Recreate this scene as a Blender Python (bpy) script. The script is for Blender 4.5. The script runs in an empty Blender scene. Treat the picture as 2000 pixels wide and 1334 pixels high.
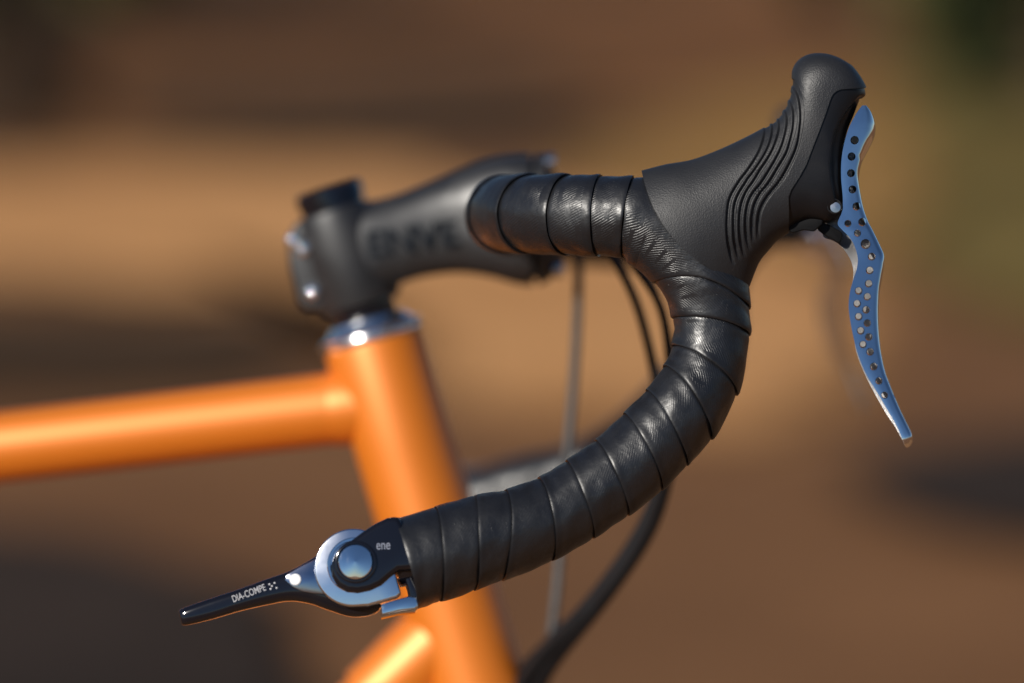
import bpy, bmesh, math, random
import numpy as np
from mathutils import Vector, Matrix
from mathutils.noise import noise as pnoise
random.seed(7)
S = bpy.context.scene
COL = S.collection
R = math.radians

# ------------------------------------------------------------------ camera, sky, sun, exposure
LEAN = R(7.8)            # the bicycle leans away from the camera on its stand
PSI = R(3.0)             # the camera is not quite square to the bicycle
HB = 0.88                # height of the picture centre above the ground, along the leaning bicycle
HALF = 0.205             # half width of the bar
DIST = 1.6               # camera to the near side of the bar
LEANM = Matrix.Rotation(-LEAN, 4, 'X')
TILT = R(0.45)          # and looks down on it very slightly
FWD = Vector((-math.sin(PSI) * math.cos(TILT), math.cos(PSI) * math.cos(TILT), -math.sin(TILT))); RGT = Vector((math.cos(PSI), math.sin(PSI), 0)); UPV = RGT.cross(FWD)
CENTRE = Vector((0, -HALF, HB))
CAMPOS = CENTRE - FWD * DIST
cam = bpy.data.cameras.new('camera'); camo = bpy.data.objects.new('camera', cam); COL.objects.link(camo)
S.camera = camo
cam.lens = 135; cam.sensor_width = 36; cam.clip_start = 0.05; cam.clip_end = 2000
cam.dof.use_dof = True; cam.dof.focus_distance = DIST - 0.016; cam.dof.aperture_fstop = 2.7
M = Matrix.Identity(4)
for i, v in enumerate((RGT, UPV, -FWD)):
    for j in range(3): M[j][i] = v[j]
M.translation = CAMPOS
camo.matrix_world = LEANM @ M

SUN_EL = R(29); SUN_AZ = R(216)     # azimuth clockwise from +Y
sdir = Vector((math.sin(SUN_AZ) * math.cos(SUN_EL), math.cos(SUN_AZ) * math.cos(SUN_EL), math.sin(SUN_EL)))
W = bpy.data.worlds.new('World'); S.world = W; W.use_nodes = True
wn = W.node_tree; bg = wn.nodes['Background']
sky = wn.nodes.new('ShaderNodeTexSky'); sky.sky_type = 'NISHITA'; sky.sun_disc = False
sky.sun_elevation = SUN_EL; sky.sun_rotation = SUN_AZ; sky.air_density = 1.0; sky.dust_density = 0.0; sky.ozone_density = 6.0
wn.links.new(sky.outputs[0], bg.inputs[0]); bg.inputs[1].default_value = 0.055
sun = bpy.data.lights.new('sun', 'SUN'); suno = bpy.data.objects.new('sun', sun); COL.objects.link(suno)
sun.energy = 4.8; sun.angle = R(0.53); sun.color = (1.0, 0.945, 0.86)
suno.rotation_euler = sdir.to_track_quat('Z', 'Y').to_euler()
S.view_settings.view_transform = 'Standard'; S.view_settings.look = 'None'; S.view_settings.exposure = 0.08; S.view_settings.gamma = 1
S.cycles.use_denoising = True; S.cycles.max_bounces = 8; S.cycles.glossy_bounces = 5; S.cycles.sample_clamp_indirect = 6

# ------------------------------------------------------------------ helpers
PXM = 4687.5             # picture pixels per metre at the near bar
def P(px, py, d=0.0):
    """point of the bicycle (bike frame, metres) seen at a place of the picture, d mm behind the near side of the bar"""
    ray = FWD + RGT * ((px - 1000) / 7500) + UPV * ((667 - py) / 7500)
    t = (d / 1000 - HALF - CAMPOS.y) / ray.y
    return CAMPOS + ray * t
def mm(v): return v / 1000
def mkmesh(name, verts, faces, smooth=True):
    me = bpy.data.meshes.new(name); me.from_pydata([tuple(v) for v in verts], [], faces); me.update()
    if smooth: me.polygons.foreach_set('use_smooth', [True] * len(me.polygons))
    return me
def fixn(me):
    bm = bmesh.new(); bm.from_mesh(me); bmesh.ops.recalc_face_normals(bm, faces=bm.faces); bm.to_mesh(me); bm.free(); return me
def link(name, me, mat=None, parent=None):
    o = bpy.data.objects.new(name, me); COL.objects.link(o)
    if mat is not None and me is not None:
        me.materials.clear(); me.materials.append(mat)
    if parent is not None: o.parent = parent
    return o
def sharp(me, ang=35):
    me.set_sharp_from_angle(angle=R(ang)); return me
def catmull(pts, n):
    """resample rows of numbers through a Catmull-Rom curve, n samples evenly spaced over the first three columns"""
    p = np.array(pts, float); p = np.vstack([2 * p[0] - p[1], p, 2 * p[-1] - p[-2]])
    out = []
    for i in range(1, len(p) - 2):
        t = np.linspace(0, 1, 24, endpoint=False)[:, None]
        a, b, c, d = p[i - 1], p[i], p[i + 1], p[i + 2]
        out.append(0.5 * (2 * b + (c - a) * t + (2 * a - 5 * b + 4 * c - d) * t ** 2 + (3 * b - a - 3 * c + d) * t ** 3))
    out = np.vstack(out + [p[-2][None]])
    if n is None: return out
    k = min(3, p.shape[1])
    L = np.concatenate([[0], np.cumsum(np.linalg.norm(np.diff(out[:, :k], axis=0), axis=1))])
    s = np.linspace(0, L[-1], n)
    return np.stack([np.interp(s, L, out[:, j]) for j in range(out.shape[1])], 1)
def lofts(rings, cap0=True, cap1=True, closed=True):
    n = len(rings[0]); v = [p for r in rings for p in r]; f = []
    for i in range(len(rings) - 1):
        for j in range(n if closed else n - 1):
            k = (j + 1) % n
            f.append((i * n + j, i * n + k, (i + 1) * n + k, (i + 1) * n + j))
    if cap0: f.append(tuple(range(n - 1, -1, -1)))
    if cap1: f.append(tuple((len(rings) - 1) * n + j for j in range(n)))
    return v, f
def frames(path, ref):
    path = np.array(path, float); T = np.gradient(path, axis=0); T /= np.linalg.norm(T, axis=1)[:, None]
    e = np.array(ref, float); E1 = []
    for t in T:
        e = e - t * e.dot(t); e /= np.linalg.norm(e); E1.append(e)
    E1 = np.array(E1); return path, T, E1, np.cross(T, E1)
def tube(name, pts, r, mat, parent, seg=20, n=None, caps=True):
    """round tube through points in metres; r is a number or one per point"""
    if np.isscalar(r): r = [r] * len(pts)
    rows = [tuple(p) + (q,) for p, q in zip(pts, r)]
    a = catmull(rows, n or max(2, 10 * len(pts))) if len(pts) > 2 or n else np.array(rows)
    ref = (0, -1, 0.01) if abs((Vector(a[-1, :3]) - Vector(a[0, :3])).normalized().y) < 0.9 else (-1, 0, 0.01)
    path, T, E1, E2 = frames(a[:, :3], ref)
    ph = np.linspace(0, 2 * math.pi, seg, endpoint=False)
    rings = [[path[i] + a[i, 3] * (math.cos(q) * E1[i] + math.sin(q) * E2[i]) for q in ph] for i in range(len(path))]
    v, f = lofts(rings, caps, caps)
    me = fixn(mkmesh(name, v, f)); sharp(me, 50)
    return link(name, me, mat, parent)
def lathe(name, origin, axis, profile, mat, parent, seg=48, ang=40):
    """profile: (distance along axis, radius) in metres"""
    ax = Vector(axis).normalized(); a = ax.orthogonal().normalized(); b = ax.cross(a)
    rings = [[Vector(origin) + ax * t + (a * math.cos(2 * math.pi * k / seg) + b * math.sin(2 * math.pi * k / seg)) * max(r, 1e-5) for k in range(seg)] for t, r in profile]
    v, f = lofts(rings)
    me = fixn(mkmesh(name, v, f)); sharp(me, ang)
    return link(name, me, mat, parent)
def prism(name, outline, d0, d1, mat, parent, bevel=0.8, seg=3, smooth_pts=None, back=None):
    """solid with an outline given in picture pixels, front at d0 mm and back at d1 mm, its edges rounded"""
    pts = outline if smooth_pts is None else [tuple(q) for q in catmull(list(outline) + [outline[0]], smooth_pts)[:-1]]
    bm = bmesh.new()
    a = [bm.verts.new(P(x, y, d0)) for x, y in pts]; b = [bm.verts.new(P(x, y, d1)) for x, y in pts]
    n = len(pts)
    bm.faces.new(a); bm.faces.new(b[::-1])
    for i in range(n): bm.faces.new((a[i], b[i], b[(i + 1) % n], a[(i + 1) % n]))
    bmesh.ops.recalc_face_normals(bm, faces=bm.faces)
    aset = set(a); bset = set(b)
    ed = [e for e in bm.edges if (e.verts[0] in aset and e.verts[1] in aset) or (e.verts[0] in bset and e.verts[1] in bset)]
    if bevel: bmesh.ops.bevel(bm, geom=ed, offset=mm(bevel), segments=seg, profile=0.5, affect='EDGES', clamp_overlap=True)
    me = bpy.data.meshes.new(name); bm.to_mesh(me); bm.free()
    me.polygons.foreach_set('use_smooth', [True] * len(me.polygons)); sharp(me, 32)
    return link(name, me, mat, parent)
def loftTB(name, st, mat, parent, nlong=60, seg=48, cap=True):
    """solid whose picture outline runs through the T and B points; rows (Tx,Ty,Bx,By,depth centre,half depth,exponent)"""
    a = catmull(st, None); idx = np.linspace(0, len(a) - 1, nlong); ii = np.arange(len(a))
    a = np.stack([np.interp(idx, ii, a[:, k]) for k in range(a.shape[1])], 1)
    rings = []
    for tx, ty, bx, by, dc, b, n in a:
        ring = []
        for k in range(seg):
            q = 2 * math.pi * k / seg; c, s = math.cos(q), math.sin(q)
            u = math.copysign(abs(c) ** (2 / n), c); w = math.copysign(abs(s) ** (2 / n), s)
            ring.append(P((tx + bx) / 2 + u * (tx - bx) / 2, (ty + by) / 2 + u * (ty - by) / 2, dc - w * b))
        rings.append(ring)
    v, f = lofts(rings, cap, cap)
    me = fixn(mkmesh(name, v, f)); sharp(me, 50)
    return link(name, me, mat, parent)
def textmesh(name, body, size, mat, parent, loc, rotz=0.0, bold=0.0, depth=0.0001, sx=1.0, shear=0.0):
    cu = bpy.data.curves.new(name, 'FONT'); cu.body = body; cu.size = size; cu.extrude = depth; cu.offset = bold
    cu.align_x = 'CENTER'; cu.align_y = 'CENTER'; cu.shear = shear
    t = bpy.data.objects.new(name, cu); COL.objects.link(t)
    dg = bpy.context.evaluated_depsgraph_get(); me = bpy.data.meshes.new_from_object(t.evaluated_get(dg))
    bpy.data.objects.remove(t); bpy.data.curves.remove(cu)
    mat4 = Matrix.Translation(loc) @ Matrix.Rotation(R(90), 4, 'X') @ Matrix.Rotation(rotz, 4, 'Z') @ Matrix.Diagonal((sx, 1, 1, 1))
    me.transform(mat4)
    return link(name, me, mat, parent)
def mirror(o, parent):
    """the same part on the other side of the bicycle"""
    c = o.copy(); COL.objects.link(c); c.parent = parent
    if o.data is not None:
        me = o.data.copy(); me.transform(Matrix.Diagonal((1, -1, 1, 1))); me.flip_normals(); c.data = me
    for ch in list(o.children):
        if 'lettering' in ch.name or 'mark' in ch.name: continue
        mirror(ch, c)
    return c

# ------------------------------------------------------------------ materials
def mat(name, base, rough=0.5, metal=0.0, spec=0.5, coat=0.0, coat_rough=0.1):
    m = bpy.data.materials.new(name); m.use_nodes = True; b = m.node_tree.nodes['Principled BSDF']
    b.inputs['Base Color'].default_value = (*base, 1); b.inputs['Roughness'].default_value = rough
    b.inputs['Metallic'].default_value = metal; b.inputs['Specular IOR Level'].default_value = spec
    b.inputs['Coat Weight'].default_value = coat; b.inputs['Coat Roughness'].default_value = coat_rough
    return m
class NT:
    def __init__(s, m): s.t = m.node_tree; s.b = s.t.nodes['Principled BSDF']
    def n(s, typ, **kw):
        x = s.t.nodes.new(typ)
        for k, v in kw.items(): setattr(x, k, v)
        return x
    def l(s, a, b): s.t.links.new(a, b)
    def inp(s, sock, v):
        if isinstance(v, (int, float)): sock.default_value = v
        else: s.l(v, sock)
    def math(s, op, a, b=0.0, c=0.0):
        x = s.n('ShaderNodeMath', operation=op); s.inp(x.inputs[0], a); s.inp(x.inputs[1], b); s.inp(x.inputs[2], c); return x.outputs[0]
    def noise(s, vec, scale, detail=3, rough=0.55):
        x = s.n('ShaderNodeTexNoise'); x.inputs['Scale'].default_value = scale; x.inputs['Detail'].default_value = detail; x.inputs['Roughness'].default_value = rough
        if vec is not None: s.l(vec, x.inputs['Vector'])
        return x.outputs['Fac']
    def smooth(s, v, lo, hi, a=0.0, b=1.0):
        x = s.n('ShaderNodeMapRange', interpolation_type='SMOOTHSTEP'); s.inp(x.inputs[0], v)
        for i, q in enumerate((lo, hi, a, b)): x.inputs[i + 1].default_value = q
        return x.outputs[0]
    def mix(s, f, a, b):
        x = s.n('ShaderNodeMix', data_type='RGBA'); s.inp(x.inputs[0], f)
        for sock, v in ((x.inputs[6], a), (x.inputs[7], b)):
            if isinstance(v, tuple): sock.default_value = (*v, 1)
            else: s.l(v, sock)
        return x.outputs[2]
    def bump(s, h, strength, dist, normal=None):
        x = s.n('ShaderNodeBump'); x.inputs['Strength'].default_value = strength; x.inputs['Distance'].default_value = dist; s.l(h, x.inputs['Height'])
        if normal is not None: s.l(normal, x.inputs['Normal'])
        return x.outputs[0]
    def obj(s): return s.n('ShaderNodeTexCoord').outputs['Object']

def rubber_material():
    m = mat('pebbled_rubber', (0.022, 0.022, 0.024), 0.5, spec=0.45); t = NT(m); o = t.obj()
    v = t.n('ShaderNodeTexVoronoi', feature='F1'); v.inputs['Scale'].default_value = 1350; t.l(o, v.inputs['Vector'])
    peb = t.smooth(v.outputs['Distance'], 0.15, 0.62, 1, 0)
    big = t.noise(o, 40, 4)
    dust = t.smooth(t.noise(o, 900, 2), 0.70, 0.78)
    t.l(t.mix(t.math('MULTIPLY', dust, 0.25), t.mix(big, (0.0115, 0.012, 0.0142), (0.018, 0.0183, 0.0205)), (0.14, 0.13, 0.12)), t.b.inputs['Base Color'])
    t.l(t.smooth(big, 0.3, 0.7, 0.46, 0.58), t.b.inputs['Roughness'])
    t.l(t.bump(peb, 0.34, 0.00012, t.bump(big, 0.12, 0.002)), t.b.inputs['Normal'])
    return m
def tape_material():
    m = mat('bar_tape_rubber', (0.02, 0.02, 0.022), 0.45, spec=0.52, coat=0.3, coat_rough=0.25); t = NT(m); o = t.obj()
    uv = t.n('ShaderNodeUVMap', uv_map='mm'); sx = t.n('ShaderNodeSeparateXYZ'); t.l(uv.outputs[0], sx.inputs[0]); u, v = sx.outputs[0], sx.outputs[1]
    at = t.n('ShaderNodeAttribute', attribute_name='edge_mm'); e = at.outputs['Fac']
    wr = t.n('ShaderNodeAttribute', attribute_name='wear').outputs['Fac']
    # fine slanting ribs with jogs, in blocks that slant either way
    jog = t.math('MULTIPLY', t.math('FLOOR', t.math('DIVIDE', t.math('ADD', v, t.math('MULTIPLY', u, -0.25)), 9.3)), 0.43)
    rib = t.math('FRACT', t.math('ADD', t.math('DIVIDE', t.math('ADD', t.math('MULTIPLY', v, 0.84), t.math('MULTIPLY', u, 0.62)), 1.0), jog))
    groove = t.smooth(t.math('ABSOLUTE', t.math('SUBTRACT', rib, 0.5)), 0.05, 0.24, 0, 1)
    # flat bars running across
    bu = t.math('FRACT', t.math('DIVIDE', t.math('ADD', u, t.math('MULTIPLY', t.math('FLOOR', t.math('DIVIDE', v, 9.7)), 2.9)), 6.4))
    bv = t.math('FRACT', t.math('DIVIDE', v, 9.7))
    bar = t.math('MULTIPLY', t.math('LESS_THAN', t.math('ABSOLUTE', t.math('SUBTRACT', bu, 0.5)), 0.14), t.math('LESS_THAN', t.math('ABSOLUTE', t.math('SUBTRACT', bv, 0.5)), 0.36))
    g2 = t.math('MAXIMUM', groove, bar)
    border = t.smooth(e, 2.6, 2.9, 1, 0)
    h = t.math('MAXIMUM', g2, border)
    worn = t.math('MULTIPLY', t.smooth(t.noise(o, 55, 3), 0.35, 0.65, 0.5, 1.0), wr)
    h = t.math('MULTIPLY', h, worn)
    big = t.noise(o, 70, 4, 0.6)
    speck = t.smooth(t.noise(o, 1300, 1), 0.74, 0.80)
    t.l(t.mix(t.math('MULTIPLY', speck, 0.22), t.mix(big, (0.0068, 0.0072, 0.0092), (0.011, 0.0114, 0.0135)), (0.14, 0.13, 0.12)), t.b.inputs['Base Color'])
    t.l(t.smooth(big, 0.3, 0.72, 0.37, 0.47), t.b.inputs['Roughness'])
    nrm = t.bump(h, 0.5, 0.00017, t.bump(big, 0.3, 0.0022, t.bump(t.noise(o, 2600, 2), 0.15, 0.0001)))
    t.l(nrm, t.b.inputs['Normal']); t.l(nrm, t.b.inputs['Coat Normal'])
    t.l(t.smooth(big, 0.3, 0.7, 0.23, 0.34), t.b.inputs['Coat Roughness'])
    t.l(t.smooth(e, 2.0, 3.6, 0.08, 0.3), t.b.inputs['Coat Weight'])
    return m
def paint_material():
    m = mat('orange_metallic_paint', (0.9, 0.26, 0.015), 0.46, metal=0.34, spec=0.5, coat=0.75, coat_rough=0.46); t = NT(m); o = t.obj()
    f = t.noise(o, 2500, 2)
    t.l(t.mix(f, (0.75, 0.190, 0.007), (0.81, 0.218, 0.010)), t.b.inputs['Base Color'])
    t.l(t.bump(t.noise(o, 500, 2), 0.04, 0.0002), t.b.inputs['Normal'])
    return m
def chrome_material():
    m = mat('polished_aluminium', (0.83, 0.83, 0.84), 0.07, metal=1.0); t = NT(m); o = t.obj()
    sc = t.n('ShaderNodeMapping'); sc.inputs['Scale'].default_value = (900, 900, 60); t.l(o, sc.inputs['Vector'])
    t.l(t.smooth(t.noise(sc.outputs[0], 1.0, 4), 0.35, 0.8, 0.02, 0.09), t.b.inputs['Roughness'])
    t.l(t.bump(t.noise(o, 160, 2), 0.05, 0.0006), t.b.inputs['Normal'])
    return m
def satin_material(name, base, rough, metal, spec=0.5, grain=900, gs=0.1, coat=0.0):
    m = mat(name, base, rough, metal, spec, coat); t = NT(m); o = t.obj()
    f = t.noise(o, grain, 3); g = t.noise(o, 60, 3)
    t.l(t.smooth(g, 0.3, 0.7, rough * 0.85, min(1, rough * 1.15)), t.b.inputs['Roughness'])
    t.l(t.bump(f, gs, 0.0002), t.b.inputs['Normal'])
    return m
RUB = rubber_material(); TAPE = tape_material(); PAINT = paint_material(); CHROME = chrome_material()
BODY = satin_material('grained_black_plastic', (0.006, 0.006, 0.0075), 0.40, 0, 0.32, 1500, 0.25)
GLOSS = satin_material('glossy_black_anodising', (0.006, 0.006, 0.009), 0.10, 0, 0.5, 300, 0.02, 0.25)
STEM = satin_material('satin_black_carbon', (0.015, 0.015, 0.0165), 0.48, 0, 0.7, 900, 0.05)
STEMGLOSS = satin_material('gloss_black_lettering', (0.006, 0.006, 0.007), 0.2, 0, 0.4, 900, 0.02)
BLUEGREY = satin_material('satin_silver_plate', (0.84, 0.85, 0.89), 0.16, 1, 0.5, 700, 0.03)
DARKPLATE = satin_material('dark_polished_plate', (0.40, 0.42, 0.50), 0.12, 1, 0.5, 700, 0.03)
CAST = satin_material('bare_cast_aluminium', (0.40, 0.39, 0.385), 0.34, 1.0, 0.5, 1500, 0.3)
STEEL = satin_material('brushed_steel', (0.62, 0.61, 0.6), 0.22, 1, 0.5, 900, 0.1)
HOUSING = satin_material('black_cable_housing', (0.006, 0.006, 0.007), 0.45, 0, 0.25, 900, 0.05)
GREYHOUSING = satin_material('grey_cable_housing', (0.085, 0.083, 0.08), 0.27, 0.2, 0.6, 900, 0.05)
WHITE = satin_material('white_print', (0.75, 0.75, 0.76), 0.4, 0, 0.5, 900, 0.05)
PRINT = satin_material('worn_white_print', (0.36, 0.36, 0.38), 0.4, 0, 0.5, 900, 0.05)
ETCH = satin_material('etched_marking', (0.30, 0.31, 0.36), 0.3, 0.6, 0.5, 900, 0.1)
SILVER = satin_material('bright_silver', (0.93, 0.93, 0.94), 0.20, 1, 0.5, 500, 0.03)
SOOT = satin_material('matte_black_casting', (0.004, 0.004, 0.0045), 0.5, 0, 0.15, 900, 0.1)
POLISH = mat('mirror_polished_steel', (0.85, 0.85, 0.86), 0.05, 1.0)
TYRE = satin_material('tyre_rubber', (0.03, 0.029, 0.028), 0.7, 0, 0.4, 200, 0.4)
SADDLE = satin_material('brown_saddle_leather', (0.12, 0.05, 0.02), 0.45, 0, 0.5, 500, 0.2)

# ------------------------------------------------------------------ the bicycle
bike = bpy.data.objects.new('bicycle', None); COL.objects.link(bike)
bike.rotation_euler = (-LEAN, 0, 0); bike.empty_display_size = 0.1
bike['label'] = 'orange road bicycle with black taped drop handlebar, polished drilled brake lever and bar-end shifter'
bike['category'] = 'bicycle'

# --- handlebar and its tape
bp = [(808,1097,-30,87),(875,1076,-27,88),(940,1055,-24,86),(1010,1036,-21,81),(1085,1004,-17,77),(1147,966,-14,77),(1220,915,-11,78),(1285,854,-8,79),
      (1333,800,-6,78),(1374,731,-3,74),(1390,660,-1,72),(1387,600,0,76),(1372,540,0,83),(1335,482,0,90),(1285,442,0,91),(1256,431,0,91),(1225,424,0,78)]
rows = [tuple(P(x, y, d)) + (r / PXM,) for x, y, d, r in bp]
a0 = P(1225, 424, 0); RB = 0.0545     # bend of the bar from ramp to tops
for k, th in enumerate((15, 30, 45, 60, 75, 90)):
    rows.append((a0.x - RB * math.sin(R(th)), a0.y + RB * (1 - math.cos(R(th))), a0.z + 0.0024 * math.sin(R(th)), (77.5 - k * 0.3) / PXM))
for y in (0.075, 0.1, 0.125, 0.15): rows.append((a0.x - RB, a0.y + y + RB - 0.05, a0.z + 0.0024, 74 / PXM))
fine = catmull(rows, 520)
# a little lead-in before the bar end so that slanted edges have room
ext = fine[0] - (fine[1] - fine[0]) * np.arange(30, 0, -1)[:, None]; ext[:, 3] = fine[0, 3]
fine = np.vstack([ext, fine])
bpath, bT, bE1, bE2 = frames(fine[:, :3], (0, -1, 0)); brad = fine[:, 3]
bS = np.concatenate([[0], np.cumsum(np.linalg.norm(np.diff(bpath, axis=0), axis=1))])
S0 = bS[30]
def bar_at(s):
    f = lambda A: np.stack([np.interp(s, bS, A[:, k]) for k in range(3)], -1)
    return f(bpath), f(bE1), f(bE2), np.interp(s, bS, brad)
# picture position of the centre line, to place the tape's edges
def proj(p):
    v = Vector(p) - CAMPOS; t = v.dot(FWD)
    return (1000 + 7500 * v.dot(RGT) / t, 667 - 7500 * v.dot(UPV) / t)
cpx = np.array([proj(p) for p in bpath]); nlim = np.searchsorted(bS, S0 + 0.30)
def s_of(x, y):
    d = np.hypot(cpx[:nlim, 0] - x, cpx[:nlim, 1] - y); i = int(np.argmin(d)); return bS[i]
edges_px = [((768,1016),(812,1184)),((852,992),(859,1173)),((927,971),(927,1155)),((987,958),(981,1130)),((1050,933),(1077,1091)),((1107,905),(1161,1052)),
            ((1165,860),(1227,1007)),((1222,809),(1290,955)),((1263,762),(1340,905)),((1303,721),(1388,858)),((1319,677),(1438,770)),((1317,620),(1462,658)),((1285,548),(1462,606))]
edges = []
for (i, o) in edges_px:
    si, so = s_of(*i), s_of(*o); edges.append(((si + so) / 2, (so - si) / 2))
s_ramp = s_of(1225, 424)
edges.append((s_ramp, -0.0005))
for th in (12.5, 28, 50, 74): edges.append((s_ramp + RB * R(th), 0.0))
s = s_ramp + RB * R(95)
while s < s_ramp + RB * math.pi / 2 + 0.085: edges.append((s, 0.0)); s += 0.018
nE = len(edges)
handlebar = tube('handlebar', [tuple(p) for p in bpath[30::8]] + [(a0.x - RB, y, a0.z + 0.0024) for y in (-0.03, 0.0, 0.03)] +
                 [(p[0], -p[1], p[2]) for p in bpath[30::8][::-1]], 0.0118, STEM, bike, seg=18)
rng = np.random.RandomState(3)
def tape_wrap(i, seg=96, nl=18):
    sm, sl = edges[i]; last = i == nE - 1
    sm2, sl2 = edges[i + 1] if not last else (sm + 0.014, 0.0)
    over = 0.003 if not last else 0.0
    ph = np.linspace(0, 2 * math.pi, seg, endpoint=False)
    s1 = sm + sl * np.sin(ph); s2 = sm2 + sl2 * np.sin(ph) + over
    if i == 0: s1 = np.maximum(s1, 0.0)
    LF = 0.00085 if sm > S0 + 0.13 else 0.0005
    end = s2 - over
    prof = [(s1 + 0.0009, -0.0014), (s1 + 0.0002, LF * 0.35), (s1 + 0.0001, LF * 0.72), (s1 + 0.0005, LF * 0.95), (s1 + 0.0012, LF)]
    for q in np.linspace(0, 1, nl)[1:]: prof.append((s1 + 0.0012 + (end - 0.0011 - s1 - 0.0012) * q, LF * (1 - q)))
    if not last: prof += [(end - 0.0004, -0.0002), (end + 0.0003, -0.00045), (s2, -0.0007)]
    else: prof += [(s2, -0.0002)]
    rings = []; eds = []; uvs = []
    seed = rng.rand() * 50
    for ss, lf in prof:
        t = float(np.mean((ss - s1) / (s2 - s1)))
        c, e1, e2, r = bar_at(ss)
        rd = np.minimum(r, 0.0171) * (1 - np.clip((r - 0.0171) / 0.004, 0, 1) * 0.02)
        rd = np.where(ss < S0 + 0.06, r, rd)
        wob = np.array([pnoise(Vector((seed + 2.2 * math.cos(q), 2.2 * math.sin(q), 3 * t))) * 0.00045 for q in ph]) if lf > -0.001 else 0
        rr1 = rd + lf + wob; rr2 = r + lf + wob
        rings.append(c + e1 * (np.cos(ph) * rr1)[:, None] + e2 * (np.sin(ph) * rr2)[:, None])
        eds.append((ss - s1) * 1000); uvs.append(np.stack([ss * 1000, ph * 16.5], 1))
    n = seg; v = np.vstack(rings); E = np.concatenate(eds); U = np.vstack(uvs)
    v2, f = lofts([list(range(n))] * len(rings), False, False)
    me = mkmesh('tape_wrap', v, f)
    at = me.attributes.new('edge_mm', 'FLOAT', 'POINT'); at.data.foreach_set('value', E.astype(np.float32))
    wear = 0.35 + 0.65 * min(1, max(0, (sm - S0 - 0.115) / 0.06))
    at = me.attributes.new('wear', 'FLOAT', 'POINT'); at.data.foreach_set('value', np.full(len(v), wear, np.float32))
    uv = me.uv_layers.new(name='mm'); li = np.zeros(len(me.loops), np.int32); me.loops.foreach_get('vertex_index', li)
    Ul = U[li].copy()
    # the seam: loops of the last column belong one turn further on
    q = li % n
    pol = np.repeat(np.arange(len(me.polygons)), 4); mx = np.zeros(len(me.polygons), int); np.maximum.at(mx, pol, q)
    wrapf = (mx[pol] == n - 1) & (q == 0); Ul[wrapf, 1] += 2 * math.pi * 16.5
    uv.data.foreach_set('uv', Ul.astype(np.float32).ravel())
    bm = bmesh.new(); bm.from_mesh(me); bmesh.ops.recalc_face_normals(bm, faces=bm.faces); bm.to_mesh(me); bm.free()
    # outward check
    c = v.mean(0); me.update(); pc = me.polygons[len(me.polygons) // 2]
    cc, _, _, _ = bar_at(float((sm + sm2) / 2))
    if Vector(pc.normal).dot(Vector(pc.center) - Vector(cc)) < 0: me.flip_normals()
    sharp(me, 40)
    return link('tape_wrap', me, TAPE, handlebar)
wraps = [tape_wrap(i) for i in range(nE)]
for o in wraps: mirror(o, handlebar)

# --- brake hood: one dense surface cut into the rubber and the plastic body
hst = [(1253,333,1464,560),(1300,321,1478,524),(1350,312,1487,507),(1400,294,1501,490),(1450,271,1520,469),(1490,250,1545,453),(1515,234,1580,437),(1532,211,1625,438),
       (1541,190,1659,411),(1546,165,1660,358),(1546,148,1660,310),(1548,135,1667,265),(1556,121,1682,226),(1570,110,1693,194),(1590,104,1692,171),(1615,105,1680,148),(1637,112,1665,129),(1648,118,1656,123)]
hb = [20.8,20.6,20.2,19.6,18.8,18,17.4,16.8,16.4,16,15.8,15.6,15.2,14.4,13,10.5,6.5,1.5]
hn = [2.0,2.1,2.2,2.2,2.3,2.4,2.6,2.9,3.0,2.8,2.6,2.5,2.4,2.3,2.2,2.1,2.0,2.0]
GRV = [[(1498,246),(1496,261),(1490,282),(1481,303),(1464.5,328.5),(1449.5,348),(1445,354.5),(1433,374),(1425.5,392),(1422,417.5),(1421,447.5),(1423,474.5),(1428,497),(1434,519)],
 [(1510,232),(1512,246),(1508,270),(1500.5,291),(1488.5,312),(1472,336),(1461.5,349.5),(1458,356),(1446.5,374),(1438,393.5),(1434.5,414.5),(1434,443),(1435,470),(1440,492.5),(1445,508)],
 [(1521,218),(1524.5,240),(1521.5,262.5),(1514,285),(1503.5,306),(1485.5,333),(1476.5,348),(1470.5,357.5),(1460,372.5),(1451,393.5),(1446.5,416),(1445,440),(1447,470),(1452,491),(1456,503)],
 [(1532,203),(1538,220.5),(1539,240),(1535,264),(1527.5,288),(1515.5,312),(1496,345),(1485.5,360.5),(1472,377),(1463,395),(1458.5,416),(1457,440),(1458.5,462.5),(1463,480.5),(1467,488)],
 [(1541,185),(1549,205.5),(1552,225),(1551,249),(1545.5,273),(1536.5,300),(1520,328.5),(1509.5,346.5),(1499,362),(1485.5,378.5),(1475,399.5),(1470,422),(1469,443),(1470.5,462.5),(1473.5,474.5)],
 [(1547,160),(1559,183),(1564,204),(1566,228),(1563.5,255),(1557.5,285),(1547,312),(1530.5,343.5),(1520,359),(1503.5,378.5),(1491.5,396.5),(1484,414.5),(1481,434),(1481,455),(1482,467)]]
BODYPOLY = [(1541,470),(1541,440),(1541,414),(1540,385),(1545,371),(1552,360),(1563,343),(1574,323),(1594,271),(1612,224),(1622,194),(1627,184),(1634,178),(1643,174.5),(1665,173),(1720,169),(1760,300),(1700,470)]
def seg_dist(pts, poly):
    """distance and nearest point from pts (N,2) to an open polyline"""
    best = np.full(len(pts), 1e9); near = np.zeros_like(pts); par = np.zeros(len(pts))
    acc = 0.0
    for a, b in zip(poly[:-1], poly[1:]):
        a = np.array(a, float); b = np.array(b, float); ab = b - a; L = np.hypot(*ab)
        t = np.clip(((pts - a) @ ab) / (L * L), 0, 1); q = a + t[:, None] * ab; d = np.hypot(*(pts - q).T)
        m = d < best; best[m] = d[m]; near[m] = q[m]; par[m] = acc + t[m] * L; acc += L
    return best, near, par, acc
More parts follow.
